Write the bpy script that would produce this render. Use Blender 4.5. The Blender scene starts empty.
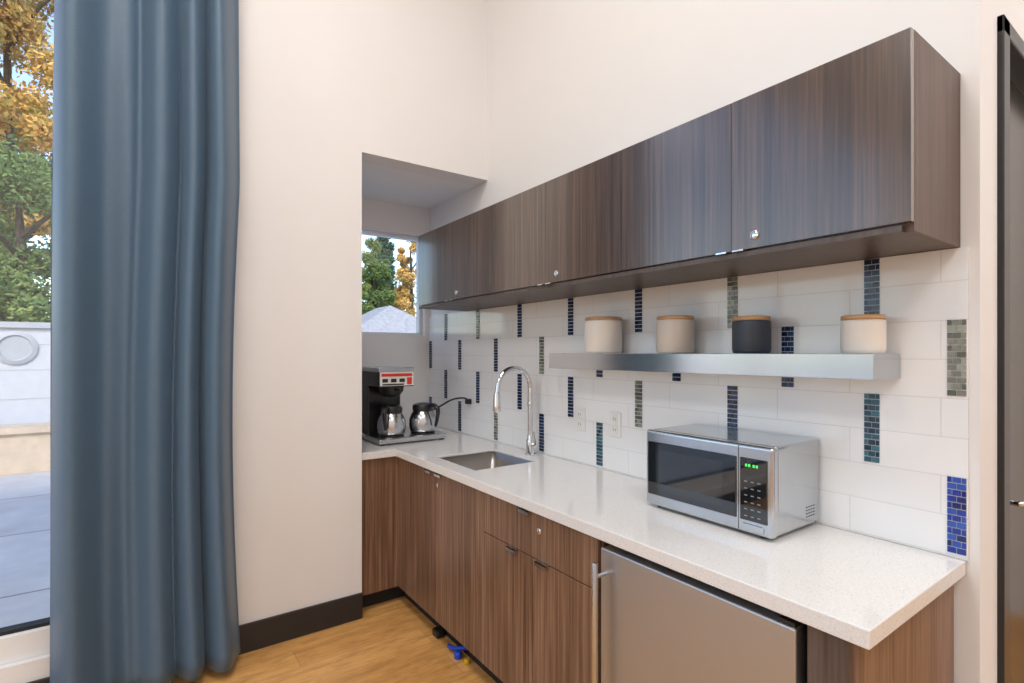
import bpy, bmesh, math, random
from mathutils import Vector, Matrix
random.seed(7)
scene = bpy.context.scene
COL = scene.collection
try:
    scene.view_settings.view_transform = 'Standard'
except Exception: pass

# ------------------------------------------------------------ materials
def newmat(name):
    m = bpy.data.materials.new(name); m.use_nodes = True
    nt = m.node_tree
    return m, nt, nt.nodes['Principled BSDF']
def setp(b, color=None, rough=None, metal=None, spec=None, coat=None, coatr=None):
    if color is not None: b.inputs['Base Color'].default_value = (*color, 1)
    if rough is not None: b.inputs['Roughness'].default_value = rough
    if metal is not None: b.inputs['Metallic'].default_value = metal
    if spec is not None: b.inputs['Specular IOR Level'].default_value = spec
    if coat is not None: b.inputs['Coat Weight'].default_value = coat
    if coatr is not None: b.inputs['Coat Roughness'].default_value = coatr
def coords(nt, scale=(1,1,1)):
    tc = nt.nodes.new('ShaderNodeTexCoord'); mp = nt.nodes.new('ShaderNodeMapping')
    mp.inputs['Scale'].default_value = scale
    nt.links.new(tc.outputs['Object'], mp.inputs['Vector'])
    return mp.outputs['Vector']
def noise(nt, vec, scale=5, detail=3, rough=0.5):
    n = nt.nodes.new('ShaderNodeTexNoise')
    n.inputs['Scale'].default_value = scale; n.inputs['Detail'].default_value = detail
    n.inputs['Roughness'].default_value = rough
    nt.links.new(vec, n.inputs['Vector']); return n.outputs['Fac']
def ramp(nt, fac, stops):
    r = nt.nodes.new('ShaderNodeValToRGB'); e = r.color_ramp.elements
    while len(e) < len(stops): e.new(0.5)
    for i, (p, c) in enumerate(stops):
        e[i].position = p; e[i].color = (*c, 1)
    nt.links.new(fac, r.inputs['Fac']); return r.outputs['Color']
def bump(nt, b, h, strength=0.1, dist=0.002):
    bp = nt.nodes.new('ShaderNodeBump'); bp.inputs['Strength'].default_value = strength
    bp.inputs['Distance'].default_value = dist
    nt.links.new(h, bp.inputs['Height']); nt.links.new(bp.outputs['Normal'], b.inputs['Normal'])
def simple(name, color, rough=0.5, metal=0, var=0.06, nscale=8, **k):
    m, nt, b = newmat(name); setp(b, color, rough, metal, **k)
    f = noise(nt, coords(nt), nscale, 3)
    c0 = tuple(max(0, c*(1-var)) for c in color); c1 = tuple(min(1, c*(1+var)) for c in color)
    nt.links.new(ramp(nt, f, [(0.3, c0), (0.7, c1)]), b.inputs['Base Color'])
    return m
def emis(name, color, s):
    m, nt, b = newmat(name); setp(b, (0,0,0), 0.5)
    b.inputs['Emission Color'].default_value = (*color,1); b.inputs['Emission Strength'].default_value = s
    return m
def wood(name, dark, mid, light, rough=0.35, sx=75, sz=1.6, spec=0.5, coat=0):
    m, nt, b = newmat(name); setp(b, mid, rough, spec=spec, coat=coat, coatr=0.16)
    b.inputs['Coat IOR'].default_value = 1.8
    v = coords(nt, (sx, sx, sz))
    f = noise(nt, v, 1.0, 5, 0.6)
    v2 = coords(nt, (9, 9, 0.35)); f2 = noise(nt, v2, 1.0, 2)
    mx = nt.nodes.new('ShaderNodeMath'); mx.operation = 'MULTIPLY_ADD'
    nt.links.new(f2, mx.inputs[0]); mx.inputs[1].default_value = 0.45
    nt.links.new(f, mx.inputs[2])
    nt.links.new(ramp(nt, mx.outputs[0], [(0.52, dark), (0.73, mid), (0.97, light)]), b.inputs['Base Color'])
    bump(nt, b, f, 0.05, 0.0006)
    return m
def brushed(name, color, rough=0.28, scale=(2,2,300), amt=0.04, metal=1.0):
    m, nt, b = newmat(name); setp(b, color, rough, metal)
    f = noise(nt, coords(nt, scale), 1.0, 2)
    mr = nt.nodes.new('ShaderNodeMapRange'); mr.inputs['To Min'].default_value = rough-amt/2
    mr.inputs['To Max'].default_value = rough+amt
    nt.links.new(f, mr.inputs['Value']); nt.links.new(mr.outputs['Result'], b.inputs['Roughness'])
    return m

M_wall = simple('wall_paint', (0.785,0.77,0.765), 0.7, var=0.01, nscale=3)
M_ceil = simple('ceiling_paint', (0.82,0.82,0.82), 0.8, var=0.01)
M_white = simple('white_frame', (0.78,0.78,0.78), 0.4, var=0.02)
M_basebd = simple('baseboard_black', (0.022,0.020,0.020), 0.45, var=0.1)
M_black = simple('black_plastic', (0.012,0.012,0.013), 0.3, var=0.1)
M_blackmat = simple('black_matte', (0.01,0.01,0.01), 0.7, var=0.1)
M_woodU = wood('laminate_upper', (0.028,0.015,0.009), (0.062,0.035,0.022), (0.13,0.078,0.050), 0.28, spec=0.6, coat=0.9)
M_woodL = wood('laminate_lower', (0.080,0.040,0.023), (0.185,0.100,0.060), (0.33,0.20,0.125), 0.36)
M_under = wood('laminate_underside', (0.06,0.045,0.038), (0.085,0.066,0.058), (0.11,0.09,0.08), 0.4)
M_chrome = simple('chrome', (0.75,0.76,0.78), 0.07, 1.0, var=0.02)
M_steel = brushed('brushed_steel', (0.55,0.56,0.58), 0.22, (200,2,60))
M_shelf = brushed('shelf_steel', (0.52,0.55,0.59), 0.16, (200,2,120), 0.03)
M_steelV = brushed('brushed_steel_vertical', (0.50,0.52,0.56), 0.38, (2,200,2), 0.03)
M_sink = brushed('sink_steel', (0.40,0.37,0.34), 0.32, (60,3,3))
M_mwsteel = simple('microwave_silver', (0.54,0.56,0.58), 0.17, 0.95, var=0.03)
M_glassblk = simple('dark_glass', (0.008,0.010,0.012), 0.03, var=0.1, spec=1.0)
M_cer_w = simple('ceramic_cream', (0.80,0.75,0.69), 0.32, var=0.03)
M_cer_g = simple('ceramic_taupe', (0.58,0.52,0.46), 0.35, var=0.03)
M_cer_d = simple('ceramic_slate', (0.030,0.040,0.058), 0.4, var=0.1)
M_lid = wood('acacia_lid', (0.30,0.15,0.06), (0.45,0.25,0.11), (0.6,0.36,0.18), 0.45, 8, 60)
M_outlet = simple('outlet_white', (0.80,0.80,0.79), 0.35, var=0.02)
M_red = simple('label_red', (0.6,0.03,0.02), 0.4, var=0.05)
M_lblw = simple('label_white', (0.7,0.7,0.7), 0.4, var=0.03)
M_blue = simple('blue_plastic', (0.01,0.06,0.5), 0.3, var=0.1)
M_yel = simple('yellow_plastic', (0.7,0.45,0.02), 0.4, var=0.05)
M_green = emis('green_display', (0.1,1.0,0.15), 1.2)
M_grout = simple('grout', (0.62,0.62,0.62), 0.8, var=0.03)
M_beige = simple('concrete_beige', (0.60,0.48,0.36), 0.9, var=0.1)
M_stucco = simple('stucco_pale', (0.50,0.52,0.56), 0.8, var=0.04)
M_vent = simple('vent_grey', (0.38,0.40,0.43), 0.6, var=0.04)
M_roof = simple('shingle_grey', (0.34,0.35,0.38), 0.9, var=0.15, nscale=6)
M_bark = simple('bark', (0.06,0.045,0.035), 0.9, var=0.3)
M_lightp = emis('fill_light_diffuser', (1.0,0.97,0.94), 1.8)  # glow of the added ceiling fill panels

# patio paving
M_patio, nt, b = newmat('patio_paving'); setp(b, (0.4,0.42,0.45), 0.8)
bk = nt.nodes.new('ShaderNodeTexBrick'); nt.links.new(coords(nt), bk.inputs['Vector'])
bk.inputs['Scale'].default_value=1; bk.inputs['Brick Width'].default_value=1.5; bk.inputs['Row Height'].default_value=1.5; bk.offset=0.0
bk.inputs['Mortar Size'].default_value=0.012
bk.inputs['Color1'].default_value=(0.62,0.63,0.64,1); bk.inputs['Color2'].default_value=(0.54,0.55,0.56,1); bk.inputs['Mortar'].default_value=(0.25,0.26,0.27,1)
f = noise(nt, coords(nt), 1.5, 6, 0.7)
mx = nt.nodes.new('ShaderNodeMix'); mx.data_type='RGBA'; mx.blend_type='MULTIPLY'; mx.inputs['Factor'].default_value=0.6
nt.links.new(bk.outputs['Color'], mx.inputs['A']); nt.links.new(ramp(nt,f,[(0.3,(0.6,0.6,0.6)),(0.7,(1.1,1.1,1.1))]), mx.inputs['B']); nt.links.new(mx.outputs['Result'], b.inputs['Base Color'])

# curtain fabric
M_curt, nt, b = newmat('curtain_fabric'); setp(b, (0.075,0.125,0.18), 0.45)
b.inputs['Sheen Weight'].default_value = 0.12; b.inputs['Sheen Roughness'].default_value = 0.4
f = noise(nt, coords(nt, (400,400,400)), 1.0, 2)
nt.links.new(ramp(nt, f, [(0.2,(0.060,0.108,0.168)),(0.8,(0.088,0.152,0.228))]), b.inputs['Base Color'])
bump(nt, b, f, 0.1, 0.0004)

# quartz
M_quartz, nt, b = newmat('quartz_counter'); setp(b, (0.7,0.67,0.63), 0.09)
f = noise(nt, coords(nt), 230, 2, 0.6)
nt.links.new(ramp(nt, f, [(0.28,(0.54,0.53,0.52)),(0.42,(0.72,0.71,0.70)),(0.62,(0.74,0.73,0.72)),(0.75,(0.84,0.83,0.82))]), b.inputs['Base Color'])

# tile backsplash
M_tile, nt, b = newmat('white_wall_tile'); setp(b, (0.8,0.8,0.8), 0.06)
tc = nt.nodes.new('ShaderNodeTexCoord'); sep = nt.nodes.new('ShaderNodeSeparateXYZ'); cmb = nt.nodes.new('ShaderNodeCombineXYZ')
nt.links.new(tc.outputs['Object'], sep.inputs[0])
a1 = nt.nodes.new('ShaderNodeMath'); a1.operation='ADD'; a1.inputs[1].default_value = 5.0
a2 = nt.nodes.new('ShaderNodeMath'); a2.operation='ADD'; a2.inputs[1].default_value = -0.915+1.075
nt.links.new(sep.outputs['Y'], a1.inputs[0]); nt.links.new(sep.outputs['Z'], a2.inputs[0])
nt.links.new(a1.outputs[0], cmb.inputs['X']); nt.links.new(a2.outputs[0], cmb.inputs['Y'])
bk = nt.nodes.new('ShaderNodeTexBrick'); nt.links.new(cmb.outputs[0], bk.inputs['Vector'])
bk.inputs['Scale'].default_value = 1; bk.inputs['Brick Width'].default_value = 0.458; bk.inputs['Row Height'].default_value = 0.1075
bk.inputs['Mortar Size'].default_value = 0.0013; bk.inputs['Mortar Smooth'].default_value = 0.3
bk.inputs['Color1'].default_value=(0.85,0.86,0.87,1); bk.inputs['Color2'].default_value=(0.82,0.83,0.845,1); bk.inputs['Mortar'].default_value=(0.68,0.68,0.68,1)
nt.links.new(bk.outputs['Color'], b.inputs['Base Color'])
inv = nt.nodes.new('ShaderNodeMath'); inv.operation='SUBTRACT'; inv.inputs[0].default_value=1; nt.links.new(bk.outputs['Fac'], inv.inputs[1])
wv = noise(nt, coords(nt), 9, 2)
ad = nt.nodes.new('ShaderNodeMath'); ad.operation='MULTIPLY_ADD'; nt.links.new(wv, ad.inputs[0]); ad.inputs[1].default_value=0.8
nt.links.new(inv.outputs[0], ad.inputs[2])
bump(nt, b, ad.outputs[0], 0.35, 0.0015)

def glasstile(name, c0, c1):
    m, nt, b = newmat(name); setp(b, c0, 0.12)
    f = noise(nt, coords(nt), 60, 1)
    nt.links.new(ramp(nt, f, [(0.35,c0),(0.65,c1)]), b.inputs['Base Color']); return m
MOS = [glasstile('mosaic_navy_dark', (0.003,0.007,0.028), (0.008,0.018,0.06)),
       glasstile('mosaic_navy', (0.008,0.022,0.085), (0.015,0.04,0.14)),
       glasstile('mosaic_slate_blue', (0.02,0.045,0.10), (0.03,0.07,0.14)),
       glasstile('mosaic_cobalt_dark', (0.004,0.012,0.10), (0.008,0.025,0.18)),
       glasstile('mosaic_cobalt', (0.008,0.03,0.24), (0.015,0.05,0.40)),
       glasstile('mosaic_cobalt_light', (0.02,0.08,0.40), (0.03,0.10,0.45)),
       glasstile('mosaic_teal_dark', (0.008,0.028,0.050), (0.012,0.045,0.08)),
       glasstile('mosaic_teal', (0.015,0.07,0.11), (0.03,0.10,0.15)),
       glasstile('mosaic_teal_light', (0.04,0.15,0.20), (0.06,0.18,0.24)),
       glasstile('mosaic_grey_dark', (0.09,0.10,0.085), (0.12,0.13,0.11)),
       glasstile('mosaic_grey', (0.17,0.18,0.155), (0.23,0.24,0.20)),
       glasstile('mosaic_grey_light', (0.28,0.30,0.26), (0.34,0.36,0.31)), M_grout]

# floor
M_floor, nt, b = newmat('wood_floor'); setp(b, (0.5,0.3,0.15), 0.38)
tc = nt.nodes.new('ShaderNodeTexCoord'); mp = nt.nodes.new('ShaderNodeMapping'); nt.links.new(tc.outputs['Object'], mp.inputs['Vector'])
bk = nt.nodes.new('ShaderNodeTexBrick'); nt.links.new(mp.outputs['Vector'], bk.inputs['Vector'])
bk.inputs['Scale'].default_value=1; bk.inputs['Brick Width'].default_value=1.2; bk.inputs['Row Height'].default_value=0.16
bk.inputs['Mortar Size'].default_value=0.0010; bk.inputs['Bias'].default_value=0.0
bk.inputs['Color1'].default_value=(0.68,0.37,0.125,1); bk.inputs['Color2'].default_value=(0.58,0.30,0.095,1); bk.inputs['Mortar'].default_value=(0.28,0.14,0.06,1)
f = noise(nt, coords(nt,(5,22,1)), 1.0, 7, 0.7)
g = ramp(nt, f, [(0.3,(0.55,0.48,0.42)),(0.5,(0.95,0.93,0.9)),(0.7,(1.2,1.2,1.2))])
mx = nt.nodes.new('ShaderNodeMix'); mx.data_type='RGBA'; mx.blend_type='MULTIPLY'; mx.inputs['Factor'].default_value=0.9
nt.links.new(bk.outputs['Color'], mx.inputs['A']); nt.links.new(g, mx.inputs['B']); nt.links.new(mx.outputs['Result'], b.inputs['Base Color'])

# window glass
M_glass = bpy.data.materials.new('window_glass'); M_glass.use_nodes=True; nt=M_glass.node_tree; nt.nodes.clear()
o=nt.nodes.new('ShaderNodeOutputMaterial'); t=nt.nodes.new('ShaderNodeBsdfTransparent'); gl=nt.nodes.new('ShaderNodeBsdfGlossy'); gl.inputs['Roughness'].default_value=0.0
mxs=nt.nodes.new('ShaderNodeMixShader'); mxs.inputs[0].default_value=0.05
nt.links.new(t.outputs[0],mxs.inputs[1]); nt.links.new(gl.outputs[0],mxs.inputs[2]); nt.links.new(mxs.outputs[0],o.inputs[0])

def leafmat(name, stops):
    m, nt, b = newmat(name); setp(b, (0.1,0.2,0.05), 0.7)
    f = noise(nt, coords(nt), 1.6, 8, 0.8)
    nt.links.new(ramp(nt, f, stops), b.inputs['Base Color']); return m
M_lfY = leafmat('leaves_autumn', [(0.30,(0.12,0.15,0.04)),(0.42,(0.30,0.30,0.07)),(0.50,(0.58,0.33,0.07)),(0.60,(0.80,0.55,0.18)),(0.70,(0.28,0.33,0.10))])
M_lfG = leafmat('leaves_green', [(0.3,(0.04,0.07,0.025)),(0.5,(0.11,0.19,0.05)),(0.64,(0.34,0.36,0.10)),(0.74,(0.50,0.36,0.10))])
M_lfC = leafmat('leaves_conifer', [(0.3,(0.025,0.055,0.04)),(0.6,(0.065,0.14,0.065))])

# ------------------------------------------------------------ geometry helpers
def group(name, loc=(0,0,0)):
    e = bpy.data.objects.new(name, None); e.location = loc; e.empty_display_size = 0.1
    COL.objects.link(e); return e
def finish(name, bm, mats, parent=None, smooth=False, bevel=0, segs=2, angle=35):
    me = bpy.data.meshes.new(name); 
    bmesh.ops.recalc_face_normals(bm, faces=bm.faces)
    bm.to_mesh(me); bm.free()
    if not isinstance(mats, (list,tuple)): mats=[mats]
    for m in mats: me.materials.append(m)
    ob = bpy.data.objects.new(name, me); COL.objects.link(ob)
    if smooth:
        for p in me.polygons: p.use_smooth = True
        try: me.set_sharp_from_angle(angle=math.radians(angle))
        except Exception: pass
    if bevel:
        md = ob.modifiers.new('bevel','BEVEL'); md.width=bevel; md.segments=segs; md.limit_method='ANGLE'; md.harden_normals=False
    if parent:
        ob.parent = parent; ob.matrix_parent_inverse = Matrix.Translation(-Vector(parent.location))
    return ob
def addbox(bm, a, c, mi=0):
    x0,y0,z0=a; x1,y1,z1=c
    vs=[bm.verts.new(p) for p in [(x0,y0,z0),(x1,y0,z0),(x1,y1,z0),(x0,y1,z0),(x0,y0,z1),(x1,y0,z1),(x1,y1,z1),(x0,y1,z1)]]
    for f in [(0,3,2,1),(4,5,6,7),(0,1,5,4),(1,2,6,5),(2,3,7,6),(3,0,4,7)]:
        fc=bm.faces.new([vs[i] for i in f]); fc.material_index=mi
def boxes(name, lst, mats, parent=None, bevel=0, segs=2):
    bm=bmesh.new()
    for it in lst: addbox(bm, it[0], it[1], it[2] if len(it)>2 else 0)
    return finish(name,bm,mats,parent,bevel=bevel,segs=segs)
def box(name,a,c,mat,parent=None,bevel=0,segs=2):
    return boxes(name,[(a,c)],mat,parent,bevel,segs)
def lathe(name, prof, center, mat, parent=None, segs=40, axis='Z'):
    bm=bmesh.new(); rings=[]
    for r,z in prof:
        ring=[]
        for i in range(segs):
            a=2*math.pi*i/segs
            if axis=='Z': p=(center[0]+r*math.cos(a),center[1]+r*math.sin(a),center[2]+z)
            elif axis=='X': p=(center[0]+z,center[1]+r*math.cos(a),center[2]+r*math.sin(a))
            else: p=(center[0]+r*math.cos(a),center[1]+z,center[2]+r*math.sin(a))
            ring.append(bm.verts.new(p))
        rings.append(ring)
    for j in range(len(rings)-1):
        for i in range(segs):
            k=(i+1)%segs
            bm.faces.new([rings[j][i],rings[j][k],rings[j+1][k],rings[j+1][i]])
    bm.faces.new(rings[0]); bm.faces.new(rings[-1])
    return finish(name,bm,mat,parent,smooth=True)
def sweep(name, pts, rad, mat, parent=None, segs=14, sub=6):
    P=[Vector(p) for p in pts]; R=rad if isinstance(rad,(list,tuple)) else [rad]*len(P)
    Q=[];QR=[]
    for i in range(len(P)-1):
        p0=P[max(i-1,0)];p1=P[i];p2=P[i+1];p3=P[min(i+2,len(P)-1)]
        for s in range(sub):
            t=s/sub
            Q.append(0.5*((2*p1)+(p2-p0)*t+(2*p0-5*p1+4*p2-p3)*t*t+(3*p1-p0-3*p2+p3)*t**3)); QR.append(R[i]*(1-t)+R[i+1]*t)
    Q.append(P[-1]);QR.append(R[-1])
    bm=bmesh.new(); rings=[]; n=None
    for i,q in enumerate(Q):
        tg=(Q[min(i+1,len(Q)-1)]-Q[max(i-1,0)]).normalized()
        if n is None:
            n=tg.orthogonal().normalized()
        n=(n-tg*n.dot(tg)).normalized(); bnr=tg.cross(n)
        rings.append([bm.verts.new(q+(n*math.cos(2*math.pi*k/segs)+bnr*math.sin(2*math.pi*k/segs))*QR[i]) for k in range(segs)])
    for j in range(len(rings)-1):
        for i in range(segs):
            k=(i+1)%segs; bm.faces.new([rings[j][i],rings[j][k],rings[j+1][k],rings[j+1][i]])
    bm.faces.new(rings[0]); bm.faces.new(rings[-1])
    return finish(name,bm,mat,parent,smooth=True)
def gridslab(name, xs, ys, skip, z0, z1, mat, parent=None, bevel=0):
    bm=bmesh.new(); V={}
    def v(i,j):
        if (i,j) not in V: V[(i,j)]=bm.verts.new((xs[i],ys[j],z1))
        return V[(i,j)]
    for i in range(len(xs)-1):
        for j in range(len(ys)-1):
            if (i,j) in skip: continue
            bm.faces.new([v(i,j),v(i+1,j),v(i+1,j+1),v(i,j+1)])
    r=bmesh.ops.extrude_face_region(bm, geom=bm.faces[:])
    for e in r['geom']:
        if isinstance(e,bmesh.types.BMVert): e.co.z=z0
    bmesh.ops.recalc_face_normals(bm,faces=bm.faces)
    bmesh.ops.dissolve_limit(bm,angle_limit=0.01,verts=bm.verts,edges=bm.edges)
    return finish(name,bm,mat,parent,bevel=bevel)

# ------------------------------------------------------------ room shell
WX=1.82; WY=2.85; CH=4.6; HH=1.47; XW=-6.0; WT=4.2; WL=-5.6
box('floor',(XW-0.15,-3.15,-0.1),(4.15,3.84,0),M_floor)
box('ceiling',(XW-0.15,-3.15,CH),(4.15,3.0,CH+0.15),M_ceil)
boxes('wall_north',[((XW-0.15,WY,0),(WL,3.0,CH)),((WL,WY,0),(-0.22,3.0,0.22)),((WL,WY,WT),(-0.22,3.0,CH)),
      ((-0.22,WY,0),(0.99,3.0,CH))],M_wall)
box('wall_north_header',(0.99,WY,2.589),(WX,3.0,CH),M_wall)
box('wall_niche_side',(0.84,3.0,0),(0.99,3.835,2.7),M_wall)
boxes('wall_niche_back',[((0.99,3.685,0),(WX,3.835,1.60)),((0.99,3.685,2.37),(WX,3.835,2.7)),
      ((1.775,3.685,1.60),(WX,3.835,2.37)),((0.99,3.685,1.60),(1.02,3.835,2.37))],M_wall)
box('ceiling_niche',(0.99,3.0,2.589),(WX,3.685,2.7),M_ceil)
box('wall_east',(WX,0.415,0),(WX+0.15,3.835,CH),M_wall)
boxes('wall_return',[((WX+0.15,0.415,0),(2.04,0.565,CH)),((2.04,0.415,2.40),(2.96,0.565,CH)),((2.96,0.415,0),(4.0,0.565,CH))],M_wall)
box('wall_far_east',(4.0,-3.15,0),(4.15,0.565,CH),M_wall)
box('wall_south',(XW-0.15,-3.15,0),(4.0,-3.0,CH),M_wall)
boxes('wall_west',[((XW-0.15,-3.0,0),(XW,-1.6,CH)),((XW-0.15,2.5,0),(XW,WY,CH)),((XW-0.15,-1.6,0),(XW,2.5,0.22)),((XW-0.15,-1.6,WT),(XW,2.5,CH))],M_wall)
w3=group('window_3_added',(XW-0.07,0.45,0.22))  # unseen west window, added so upper doors reflect daylight
boxes('frame',[((XW-0.12,-1.6,0.22),(XW-0.03,2.5,0.33)),((XW-0.12,-1.6,WT-0.08),(XW-0.03,2.5,WT)),((XW-0.12,-1.6,0.33),(XW-0.03,-1.53,WT-0.08)),((XW-0.12,2.43,0.33),(XW-0.03,2.5,WT-0.08)),((XW-0.12,0.42,0.33),(XW-0.03,0.49,WT-0.08))],M_white,w3,bevel=0.004)
box('pane',(XW-0.08,-1.53,0.33),(XW-0.074,2.43,WT-0.08),M_glass,w3)
box('baseboard_north',(XW,WY-0.015,0),(0.99,WY,0.14),M_basebd,bevel=0.003)
box('baseboard_east',(WX-0.012,0.415,0),(WX,0.45,0.14),M_basebd)

# right-hand door
dr=group('door_1',(2.5,0.45,0))
boxes('frame',[((1.985,0.40,0),(2.05,0.52,2.43)),((2.95,0.40,0),(3.01,0.52,2.43)),((1.985,0.40,2.38),(3.01,0.52,2.43))],M_black,dr,bevel=0.004)
box('leaf',(2.05,0.46,0.005),(2.95,0.50,2.38),wood('door_veneer',(0.012,0.009,0.007),(0.022,0.015,0.012),(0.04,0.028,0.02),0.2),dr)
sweep('lever',[(2.24,0.46,1.0),(2.24,0.40,1.0),(2.36,0.40,1.0)],0.009,M_chrome,dr)

# windows
w1=group('window_1',(-2.9,2.92,0.22))
fr=[((WL,2.88,0.22),(-0.22,2.97,0.33)),((WL,2.88,WT-0.08),(-0.22,2.97,WT)),((WL,2.88,0.33),(WL+0.07,2.97,WT-0.08)),((-0.29,2.88,0.33),(-0.22,2.97,WT-0.08)),
    ((-1.95,2.88,0.33),(-1.88,2.97,WT-0.08)),((-3.75,2.88,0.33),(-3.68,2.97,WT-0.08))]
boxes('frame',fr,M_white,w1,bevel=0.004)
boxes('gasket',[((WL+0.07,2.90,0.33),(-0.29,2.95,0.345))],M_blackmat,w1)
box('pane',(WL+0.07,2.925,0.345),(-0.29,2.931,WT-0.08),M_glass,w1)
w2=group('window_2',(1.4,3.75,1.6))
boxes('frame',[((1.02,3.73,1.60),(1.775,3.79,1.625)),((1.02,3.73,2.345),(1.775,3.79,2.37)),((1.02,3.73,1.625),(1.045,3.79,2.345)),((1.75,3.73,1.625),(1.775,3.79,2.345))],M_white,w2,bevel=0.003)
box('pane',(1.045,3.757,1.625),(1.75,3.762,2.345),M_glass,w2)

# ------------------------------------------------------------ backsplash
TX=WX-0.008
box('backsplash_tile',(TX,0.4375,0.9105),(WX-0.0002,3.684,1.7565),M_tile)
bm=bmesh.new()
cols=[0.461,0.664,0.918,1.124,1.376,1.58,1.825,2.035,2.277,2.485,2.74,2.957,3.199,3.406,3.655]
mi={'n':0,'c':3,'t':6,'g':9}
spec=['cg','tn','nn','ng','nn','gn','tn','nn','ng','nn','gn','ng','nn','nn','nn']
rb=random.Random(3)
for i,(cy,sp) in enumerate(zip(cols,spec)):
    rows=[(0.922,1.132),(1.352,1.562)] if i%2==0 else [(1.137,1.347),(1.5625,1.7565)]
    hw=0.021
    for (z0,z1),c in zip(rows,sp):
        y0,y1=cy-hw,cy+hw
        addbox(bm,(TX-0.001,y0,z0),(TX-0.0001,y1,z1),12)
        n=12 if z1-z0>0.2 else 11; h=(z1-z0)/n; g=0.0014
        for r in range(n):
            a=z0+r*h+g; e=z0+(r+1)*h-g
            cuts=[y0,cy,y1] if r%2==0 else [y0,y0+0.011,y1-0.011,y1]
            for q in range(len(cuts)-1):
                addbox(bm,(TX-0.0035,cuts[q]+g*0.7,a),(TX-0.0005,cuts[q+1]-g*0.7,e),mi[c]+rb.choice((0,1,1,2)))
finish('mosaic_tile_accents',bm,MOS)

# outlets
for oy in (1.72,1.96):
    o=group('wall_outlet',(TX,oy,1.135))
    box('plate',(TX-0.006,oy-0.036,1.075),(TX,oy+0.036,1.193),M_outlet,o,bevel=0.003)
    boxes('sockets',[((TX-0.009,oy-0.017,1.09),(TX-0.005,oy+0.017,1.128)),((TX-0.009,oy-0.017,1.14),(TX-0.005,oy+0.017,1.178))],M_outlet,o,bevel=0.004)
    sl=[]
    for zc in (1.109,1.159):
        for s in (-0.007,0.007): sl.append(((TX-0.0095,oy+s-0.001,zc-0.005),(TX-0.0085,oy+s+0.001,zc+0.007)))
    boxes('slots',sl,M_blackmat,o)

# ------------------------------------------------------------ upper cabinets
uc=group('upper_cabinet',(1.64,1.8,1.77))
UX=1.459
M_end=wood('laminate_end',(0.050,0.028,0.018),(0.088,0.049,0.033),(0.14,0.084,0.058),0.4)
boxes('carcass',[((UX+0.021,0.475,1.772),(WX-0.001,3.128,2.23))],M_woodU,uc,bevel=0.001)
box('underside',(UX+0.004,0.475,1.758),(WX-0.001,3.126,1.7725),M_under,uc)
box('end_panel',(UX+0.0205,0.455,1.757),(WX-0.001,0.4755,2.232),M_end,uc,bevel=0.001)
ys=[0.455,0.910,1.359,1.806,2.253,2.690,3.128]
for i in range(6):
    if i in (1,3,5): a,c=0.0006,0.0016
    else: a,c=0.0016,0.0006
    box('door_%d'%(i+1),(UX,ys[i]+a*(i>0),1.778),(UX+0.019,ys[i+1]-c,2.230),M_woodU,uc,bevel=0.0008)
for i in (0,2,4):
    g=ys[i+1]
    lathe('lock_%d'%i,[(0.013,0.0),(0.013,-0.004),(0.009,-0.006),(0.002,-0.0065)],(UX,g-0.075,1.815),M_chrome,uc,24,'X')
    boxes('pull_%d'%i,[((UX-0.012,g-0.010-0.035,1.7735),(UX+0.01,g-0.010,1.778)),((UX-0.012,g+0.010,1.7735),(UX+0.01,g+0.045,1.778))],M_chrome,uc)

# ------------------------------------------------------------ base cabinets
bc=group('base_cabinet',(1.5,2.0,0))
BX=1.215
boxes('carcass',[((BX+0.02,1.228,0.10),(TX-0.002,2.10,0.868)),((BX+0.02,2.10,0.10),(TX-0.002,2.60,0.66)),((BX+0.02,2.10,0.66),(BX+0.04,2.60,0.868)),((BX+0.02,2.60,0.10),(TX-0.002,2.93,0.868))],M_woodL,bc)
boxes('toe_kick',[((BX+0.07,1.228,0),(BX+0.085,2.96,0.10)),((0.992,2.95,0),(BX+0.085,2.965,0.10))],M_blackmat,bc)
box('niche_panel',(0.992,2.885,0.10),(BX+0.02,2.903,0.868),M_woodL,bc,bevel=0.001)
box('niche_carcass',(0.992,2.903,0.10),(BX+0.02,3.68,0.868),M_woodL,bc)
dd=[('door_1',1.932,2.40,0.105,0.862),('door_2',2.40,2.882,0.105,0.862),('drawer_front',1.230,1.932,0.690,0.862),('door_3',1.230,1.585,0.105,0.686),('door_4',1.585,1.932,0.105,0.686)]
for n,a,c,z0,z1 in dd:
    box(n,(BX,a+0.0018,z0),(BX+0.0195,c-0.0018,z1),M_woodL,bc,bevel=0.001)
def pull(n,y,z):
    boxes(n,[((BX-0.020,y-0.032,z-0.0015),(BX+0.004,y+0.032,z+0.0015)),((BX-0.020,y-0.032,z-0.014),(BX-0.017,y+0.032,z+0.0015))],M_steel,bc)
pull('pull_1',2.345,0.8635); pull('pull_2',2.455,0.8635); pull('pull_3',1.62,0.8635); pull('pull_4',1.705,0.6885); pull('pull_5',1.515,0.6885)
for n,y,z in (('lock_1',2.37,0.80),('lock_2',1.54,0.80)):
    lathe(n,[(0.012,0.0),(0.012,-0.004),(0.008,-0.006),(0.002,-0.0065)],(BX,y,z),M_chrome,bc,24,'X')
box('end_panel',(BX,0.467,0),(TX-0.002,0.487,0.868),M_woodL,bc,bevel=0.001)
box('filler',(BX,0.487,0),(BX+0.02,0.572,0.868),wood('laminate_filler',(0.05,0.035,0.03),(0.09,0.065,0.055),(0.14,0.105,0.09),0.35),bc)

# countertop with sink cut-out
gridslab('countertop',[0.992,1.195,1.290,1.665,TX-0.0005],[0.442,2.13,2.54,2.862,3.684],{(0,0),(0,1),(0,2),(2,1)},0.869,0.910,M_quartz,bevel=0.003)

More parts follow.
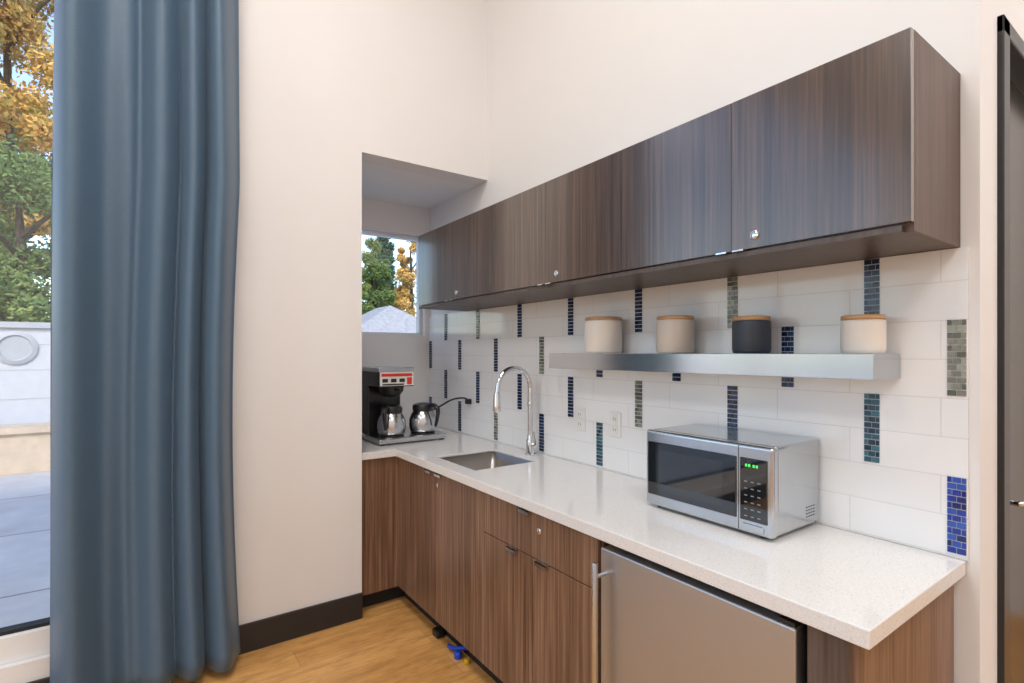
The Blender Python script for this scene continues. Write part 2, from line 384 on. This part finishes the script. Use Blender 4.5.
# sink
sk=group('sink',(1.48,2.335,0.75))
bm=bmesh.new()
x0,x1,y0,y1,zt,zb=1.2915,1.6635,2.1315,2.5385,0.900,0.745
v=[bm.verts.new(p) for p in [(x0,y0,zt),(x1,y0,zt),(x1,y1,zt),(x0,y1,zt),(x0+.015,y0+.015,zb),(x1-.015,y0+.015,zb),(x1-.015,y1-.015,zb),(x0+.015,y1-.015,zb)]]
for f in [(4,5,6,7),(0,1,5,4),(1,2,6,5),(2,3,7,6),(3,0,4,7)]: bm.faces.new([v[i] for i in f])
bmesh.ops.bevel(bm,geom=[e for e in bm.edges if not e.is_boundary],offset=0.03,segments=4,affect='EDGES',profile=0.5)
ob=finish('basin',bm,M_sink,sk,smooth=True,angle=60)
md=ob.modifiers.new('s','SOLIDIFY'); md.thickness=0.0012
lathe('drain',[(0.045,0.0),(0.045,0.003),(0.03,0.004),(0.028,0.001),(0.002,0.001)],(1.48,2.335,zb+0.001),M_chrome,sk,32)

# faucet
fc=group('faucet',(1.74,2.283,0.91))
fx,fy=1.735,2.283
lathe('base',[(0.030,0.0),(0.030,0.006),(0.024,0.012),(0.022,0.07),(0.022,0.075),(0.016,0.09),(0.015,0.11)],(fx,fy,0.911),M_chrome,fc,32)
pts=[(fx,fy,0.98),(fx,fy,1.10),(fx,fy,1.26)]
R=0.108
for a in range(0,181,20):
    an=math.radians(a); pts.append((fx-R+R*math.cos(an),fy,1.280+R*math.sin(an)))
pts.append((fx-2*R-0.004,fy,1.255))
sweep('neck',pts,0.0135,M_chrome,fc,20,5)
lathe('spray_head',[(0.014,0.0),(0.018,-0.02),(0.020,-0.075),(0.022,-0.10),(0.019,-0.108),(0.004,-0.108)],(fx-2*R-0.004,fy,1.268),M_chrome,fc,28)
lathe('collar',[(0.015,0),(0.0155,0.002),(0.0155,0.02),(0.015,0.022)],(fx,fy,1.18),M_chrome,fc,28)
sweep('side_lever',[(fx,fy-0.015,0.965),(fx,fy-0.045,0.968),(fx-0.003,fy-0.055,0.985),(fx-0.02,fy-0.062,1.045)],[0.012,0.012,0.008,0.006],M_chrome,fc)

# ------------------------------------------------------------ floating shelf + canisters
SX=1.623
box('floating_shelf',(SX,0.59,1.396),(TX-0.004,1.983,1.468),M_shelf,bevel=0.0015)
def canister(y,d,h,mat):
    cx=1.715; r=d/2; g=group('storage_canister',(cx,y,1.4685)); b0=1.469
    lh=0.014
    lathe('body',[(r*0.90,0),(r*0.965,0.004),(r,0.014),(r,h-lh-0.008),(r*0.985,h-lh-0.003),(r*0.93,h-lh),(r*0.90,h-lh-0.004)],(cx,y,b0),mat,g,56)
    lathe('seal',[(r*0.91,0),(r*0.91,0.003)],(cx,y,b0+h-lh-0.002),M_lblw,g,48)
    lathe('lid',[(r*0.94,0),(r*0.975,0.002),(r*0.98,lh-0.004),(r*0.95,lh-0.001),(r*0.9,lh)],(cx,y,b0+h-lh+0.001),M_lid,g,56)
canister(1.705,0.170,0.162,M_cer_w); canister(1.31,0.145,0.145,M_cer_g)
canister(0.994,0.124,0.126,M_cer_d); canister(0.652,0.113,0.110,M_cer_w)

# ------------------------------------------------------------ microwave
mw=group('microwave',(1.65,1.05,0.91))
mx0,mx1,my0,my1,mz0,mz1=1.505,1.800,0.805,1.28,0.922,1.190
box('body',(mx0+0.03,my0+0.004,mz0),(mx1,my1-0.004,mz1),M_mwsteel,mw,bevel=0.008,segs=3)
box('front_frame',(mx0,my0,mz0-0.002),(mx0+0.032,my1,mz1),M_mwsteel,mw,bevel=0.010,segs=4)
box('door_glass',(mx0-0.003,0.920,mz0+0.037),(mx0+0.004,my1-0.012,mz1-0.040),M_glassblk,mw,bevel=0.003)
box('door_window',(mx0-0.0036,0.965,mz0+0.060),(mx0-0.002,my1-0.050,mz1-0.064),simple('door_mesh',(0.02,0.024,0.028),0.04,var=0.2,nscale=200,spec=1.0),mw)
box('door_gap',(mx0-0.0005,0.913,mz0+0.005),(mx0+0.004,0.915,mz1-0.006),M_blackmat,mw)
box('control_panel',(mx0-0.003,0.822,mz0+0.037),(mx0+0.004,0.908,mz1-0.040),M_glassblk,mw,bevel=0.002)
boxes('display_digits',[((mx0-0.0042,y,1.124),(mx0-0.003,y+0.006,1.132)) for y in (0.850,0.860,0.874,0.884)],M_green,mw)
ks=[]
for r in range(6):
    for c in range(3):
        y=0.842+c*0.021; z=0.972+r*0.021
        ks.append(((mx0-0.0038,y,z),(mx0-0.003,y+0.009,z+0.003)))
boxes('keypad',ks,simple('keypad_print',(0.25,0.26,0.27),0.5),mw)
box('open_button',(mx0-0.004,0.832,mz0+0.008),(mx0+0.002,0.900,mz0+0.028),M_mwsteel,mw,bevel=0.003)
vs=[]
for r in range(4):
    for c in range(4): vs.append(((1.71+c*0.015,my0+0.003,0.95+r*0.010),(1.719+c*0.015,my0+0.0045,0.952+r*0.010)))
boxes('side_vents',vs,M_blackmat,mw)
for i,(x,y) in enumerate(((1.54,0.85),(1.54,1.24),(1.77,0.85),(1.77,1.24))):
    lathe('foot_%d'%i,[(0.012,0),(0.012,0.014)],(x,y,0.9105),M_black,mw,16)

# ------------------------------------------------------------ coffee maker
cm=group('coffee_maker',(1.38,3.15,0.91))
box('base',(1.15,3.0,0.920),(1.60,3.38,0.952),M_steel,cm,bevel=0.006)
boxes('feet',[((1.16,3.01,0.911),(1.19,3.04,0.921)),((1.56,3.01,0.911),(1.59,3.04,0.921)),((1.16,3.34,0.911),(1.19,3.37,0.921)),((1.56,3.34,0.911),(1.59,3.37,0.921))],M_black,cm)
box('tower',(1.165,3.24,0.95),(1.385,3.375,1.28),M_black,cm,bevel=0.006)
box('head',(1.160,3.035,1.262),(1.390,3.38,1.362),M_black,cm,bevel=0.006)
box('head_cover',(1.158,3.033,1.352),(1.392,3.382,1.380),M_steel,cm,bevel=0.004)
boxes('front_labels',[((1.165,3.0335,1.268),(1.385,3.037,1.352),1),((1.175,3.031,1.326),(1.375,3.034,1.344),0),((1.18,3.031,1.29),(1.215,3.034,1.312),2),((1.235,3.031,1.29),(1.27,3.034,1.312),2),((1.29,3.031,1.29),(1.325,3.034,1.312),2),((1.34,3.031,1.275),(1.372,3.034,1.318),0),((1.18,3.031,1.273),(1.32,3.034,1.281),2)],[M_red,M_lblw,M_black],cm)
lathe('brew_funnel',[(0.078,0.0),(0.078,-0.012),(0.070,-0.035),(0.052,-0.060),(0.035,-0.066),(0.004,-0.066)],(1.275,3.125,1.262),M_black,cm,40)
box('funnel_handle',(1.262,2.965,1.235),(1.288,3.06,1.256),M_black,cm,bevel=0.005)
for i,cx in enumerate((1.275,1.492)):
    cy=3.125
    lathe('warmer_%d'%i,[(0.078,0),(0.078,0.006),(0.07,0.008),(0.004,0.008)],(cx,cy,0.951),M_black,cm,40)
    lathe('carafe_body_%d'%i,[(0.072,0),(0.083,0.006),(0.090,0.04),(0.088,0.080),(0.078,0.110),(0.066,0.130),(0.062,0.135)],(cx,cy,0.960),M_steel,cm,48)
    lathe('carafe_collar_%d'%i,[(0.062,0),(0.066,0.004),(0.068,0.030),(0.062,0.045),(0.03,0.055),(0.004,0.056)],(cx,cy,1.090),M_black,cm,40)
    dx,dy=(-0.64,-0.77) if i==0 else (0.35,-0.93)
    sweep('carafe_handle_%d'%i,[(cx+dx*0.05,cy+dy*0.05,1.128),(cx+dx*0.10,cy+dy*0.10,1.133),(cx+dx*0.132,cy+dy*0.132,1.108),(cx+dx*0.127,cy+dy*0.127,1.05),(cx+dx*0.112,cy+dy*0.112,1.0)],[0.013,0.014,0.014,0.012,0.009],M_black,cm)
sweep('power_cord',[(1.55,3.30,1.02),(1.60,3.28,1.06),(1.66,3.22,1.10),(1.72,3.15,1.15),(1.77,3.08,1.165),(1.80,3.05,1.145)],0.006,M_black,cm,10)
box('plug',(1.775,3.03,1.125),(TX-0.004,3.07,1.16),M_black,cm,bevel=0.005)

# ------------------------------------------------------------ undercounter refrigerator
rf=group('undercounter_refrigerator',(1.5,0.9,0))
box('cabinet',(BX+0.04,0.585,0.02),(TX-0.02,1.215,0.845),M_black,rf)
box('door',(1.195,0.588,0.10),(BX+0.035,1.200,0.848),M_steelV,rf,bevel=0.004)
box('hinge',(1.20,0.592,0.849),(BX+0.05,0.63,0.859),M_black,rf)
box('grille',(BX+0.02,0.588,0.012),(BX+0.04,1.20,0.09),M_black,rf)
hy=1.180; hx=1.150
lathe('handle_bar',[(0.009,0),(0.010,0.003),(0.010,0.587),(0.009,0.59)],(hx,hy,0.225),M_steel,rf,24)
for i,z in enumerate((0.27,0.77)):
    sweep('handle_post_%d'%i,[(hx,hy,z),(hx+0.025,hy,z),(1.198,hy,z)],0.007,M_steel,rf)

# blue hose fitting on floor
bt=group('hose_fitting',(1.25,2.25,0))
sweep('blue_hose',[(1.24,2.30,0.012),(1.235,2.24,0.03),(1.26,2.19,0.045),(1.27,2.16,0.06)],0.010,M_blue,bt)
lathe('blue_cap',[(0.017,0),(0.019,0.004),(0.019,0.025),(0.012,0.03)],(1.235,2.20,0.001),M_blue,bt,20)
lathe('yellow_ring',[(0.013,0),(0.015,0.003),(0.015,0.018),(0.011,0.02)],(1.25,2.14,0.001),M_yel,bt,20)
box('black_valve',(1.225,2.40,0.001),(1.27,2.46,0.04),M_black,bt,bevel=0.008)

# ------------------------------------------------------------ curtain
cu=group('curtain',(0.03,2.72,0.05))
bm=bmesh.new(); NX=320; NZ=60; z0,z1=0.045,4.25
rowsv=[]
for j in range(NZ+1):
    t=j/NZ; z=z0+(z1-z0)*t; row=[]
    xl=-0.300+0.035*t; xr=0.358-0.035*math.sin(math.pi*min(1,t*1.9))
    for i in range(NX+1):
        s=i/NX
        w=s+0.018*math.sin(2.5*t+5*s)
        ph=2*math.pi*(3.9*w+0.34*math.sin(2*math.pi*w*1.2+0.9))
        amp=0.064*(0.72+0.28*math.sin(7*s+1.0))*(1.0-0.12*t)
        y=2.708+amp*math.sin(ph)+0.020*math.sin(2.0*ph+1.0+1.8*t)+0.008*math.sin(6*t+9*s)+0.004*math.sin(13*s+11*t)
        x=xl+(xr-xl)*s+0.026*math.cos(ph)
        row.append(bm.verts.new((x,y,z)))
    rowsv.append(row)
for j in range(NZ):
    for i in range(NX):
        bm.faces.new([rowsv[j][i],rowsv[j][i+1],rowsv[j+1][i+1],rowsv[j+1][i]])
ob=finish('fabric',bm,M_curt,cu,smooth=True,angle=180)
md=ob.modifiers.new('s','SOLIDIFY'); md.thickness=0.003
sweep('rod',[(-5.7,2.735,4.30),(-2.6,2.735,4.30),(0.5,2.735,4.30)],0.014,M_black,cu)
for i in range(9):
    lathe('ring_%d'%i,[(0.016,0),(0.022,0.001),(0.022,0.005),(0.016,0.006)],(-0.28+i*0.075,2.735,4.295),M_black,cu,20,'X')
boxes('brackets',[((0.46,2.73,4.29),(0.48,2.85,4.31)),((-5.66,2.73,4.29),(-5.64,2.85,4.31))],M_black,cu)

# ------------------------------------------------------------ exterior
box('ground_exterior',(-60,3.9,-0.2),(80,90,-0.06),M_patio)
boxes('garden_wall',[((-14,9.0,-0.06),(3,9.4,0.45),0),((-14,8.95,0.45),(3,9.45,0.53),0)],M_beige)
pb=group('patio_building',(-5.5,12,0))
boxes('walls',[((-14,11.0,-0.06),(3,12.6,1.86))],M_stucco,pb)
box('parapet_cap',(-14.05,10.94,1.86),(3.05,12.66,1.95),M_vent,pb)
boxes('siding_joints',[((-14,10.995,z),(3,11.0,z+0.012)) for z in (0.75,1.2,1.6)],M_vent,pb)
lathe('round_vent',[(0.26,0),(0.26,-0.03),(0.20,-0.05),(0.18,-0.02),(0.02,-0.02)],(-1.62,11.0,1.55),M_vent,pb,32,'Y')
def house():
    g=group('neighbor_house',(9.65,24,0))
    box('walls',(6.4,21.5,-0.06),(12.9,27.4,1.6),M_beige,g)
    bm=bmesh.new(); a=[bm.verts.new(p) for p in [(5.6,20.8,1.5),(13.7,20.8,1.5),(13.7,28.0,1.5),(5.6,28.0,1.5),(9.65,23.8,3.75),(9.65,25.6,3.75)]]
    for f in [(0,1,4),(1,2,5,4),(2,3,5),(3,0,4,5),(3,2,1,0)]: bm.faces.new([a[i] for i in f])
    finish('roof',bm,M_roof,g)
house()
def tree(name,x,y,h,rad,mat,n=16000,cone=False,base=0.2,leaf=0.09,nc=60):
    g=group(name,(x,y,0))
    sweep('trunk',[(x,y,-0.1),(x+0.1,y,h*0.4),(x,y,h*0.85)],[0.22,0.15,0.04],M_bark,g,10,4)
    for k in range(6):
        a=k*1.1; zz=h*(0.3+0.08*k)
        sweep('branch_%d'%k,[(x+0.05,y,zz),(x+math.cos(a)*rad*0.4,y+math.sin(a)*rad*0.4,zz+h*0.08),(x+math.cos(a)*rad*0.8,y+math.sin(a)*rad*0.8,zz+h*0.12)],[0.07,0.04,0.01],M_bark,g,6,3)
    vs=[];fs=[]
    clumps=[]
    for _ in range(nc):
        t=random.random(); z=h*(base+(1-base)*t)
        rr=rad*((1-t)*1.0+0.05) if cone else rad*math.sqrt(max(0.05,1-(2*t-0.9)**2*0.9))
        a=random.random()*6.283; q=rr*0.8*math.sqrt(random.random())
        clumps.append((x+q*math.cos(a),y+q*math.sin(a),z,rad*random.uniform(0.14,0.32)))
    for i in range(n):
        c=random.choice(clumps)
        d=Vector((random.gauss(0,1),random.gauss(0,1),random.gauss(0,1)*(0.5 if cone else 0.8)))
        d=d.normalized()*c[3]*random.random()**0.4
        p=Vector(c[:3])+d
        if p.z<0.1: continue
        u=Vector((random.gauss(0,1),random.gauss(0,1),random.gauss(0,1))).normalized(); w=u.orthogonal().normalized()
        s=leaf*random.uniform(0.6,1.4); k=len(vs)
        vs+= [p-u*s,p+w*s*0.6,p+u*s,p-w*s*0.6]; fs.append((k,k+1,k+2,k+3))
    me=bpy.data.meshes.new('foliage'); me.from_pydata([tuple(v) for v in vs],[],fs); me.materials.append(mat)
    ob=bpy.data.objects.new('foliage',me); COL.objects.link(ob); ob.parent=g; ob.matrix_parent_inverse=Matrix.Translation(-Vector(g.location))
tree('green_tree',-2.2,15.2,5.6,2.0,M_lfG,26000,base=0.12,leaf=0.055)
tree('maple_tree',-3.4,21.5,15,3.2,M_lfY,46000,base=0.36,leaf=0.085,nc=90)
tree('conifer_tree',-5.6,30,10,3.0,M_lfC,14000,cone=True,base=0.08,leaf=0.12)
tree('green_tree',11.3,30.5,8.2,1.5,M_lfG,20000,base=0.2,leaf=0.075)
tree('maple_tree',14.6,32.5,10.0,1.7,M_lfY,24000,base=0.2,leaf=0.08)
tree('conifer_tree',15.0,38.5,11,2.6,M_lfC,24000,cone=True,base=0.05,leaf=0.11,nc=90)
tree('green_tree',19.6,38,11,2.0,M_lfG,14000,base=0.05,leaf=0.10)

# ------------------------------------------------------------ lights
for i,(x,y) in enumerate(((-3.0,1.0),(0.0,1.2),(-3.0,-1.6),(0.0,-1.4),(2.6,-1.4))):
    g=group('ceiling_fill_light',(x,y,CH-0.03))  # out-of-view ceiling panels, added to fill the room with light
    boxes('housing',[((x-0.62,y-0.62,CH-0.04),(x+0.62,y-0.6,CH)),((x-0.62,y+0.6,CH-0.04),(x+0.62,y+0.62,CH)),((x-0.62,y-0.6,CH-0.04),(x-0.6,y+0.6,CH)),((x+0.6,y-0.6,CH-0.04),(x+0.62,y+0.6,CH))],M_white,g)
    box('diffuser',(x-0.6,y-0.6,CH-0.02),(x+0.6,y+0.6,CH-0.012),M_lightp,g)
    l=bpy.data.lights.new('fill_lamp','AREA'); l.shape='SQUARE'; l.size=1.15; l.energy=46; l.color=(1.0,0.97,0.94)
    lo=bpy.data.objects.new('fill_lamp',l); lo.location=(x,y,CH-0.03); COL.objects.link(lo); lo.parent=g; lo.matrix_parent_inverse=Matrix.Translation(-Vector(g.location))
s=bpy.data.lights.new('sun','SUN'); s.energy=2.0; s.angle=math.radians(6); s.color=(1,0.95,0.88)
so=bpy.data.objects.new('sun',s); COL.objects.link(so); so.rotation_euler=(math.radians(48),0,math.radians(-25)); so.location=(0,0,20)

W=bpy.data.worlds.new('sky'); scene.world=W; W.use_nodes=True; nt=W.node_tree; bg=nt.nodes['Background']
sky=nt.nodes.new('ShaderNodeTexSky'); sky.sky_type='NISHITA'; sky.sun_disc=False; sky.sun_elevation=math.radians(35); sky.sun_rotation=math.radians(200)
nt.links.new(sky.outputs[0],bg.inputs[0]); bg.inputs[1].default_value=0.42

# ------------------------------------------------------------ camera
cam=bpy.data.cameras.new('camera'); co=bpy.data.objects.new('camera',cam); COL.objects.link(co)
cam.sensor_width=36; cam.lens=521/1024*36; cam.shift_y=11.5/1024; cam.clip_start=0.02
co.location=(0,0,HH); co.rotation_euler=(math.radians(90),0,-math.atan2(0.577,0.817))
scene.camera=co
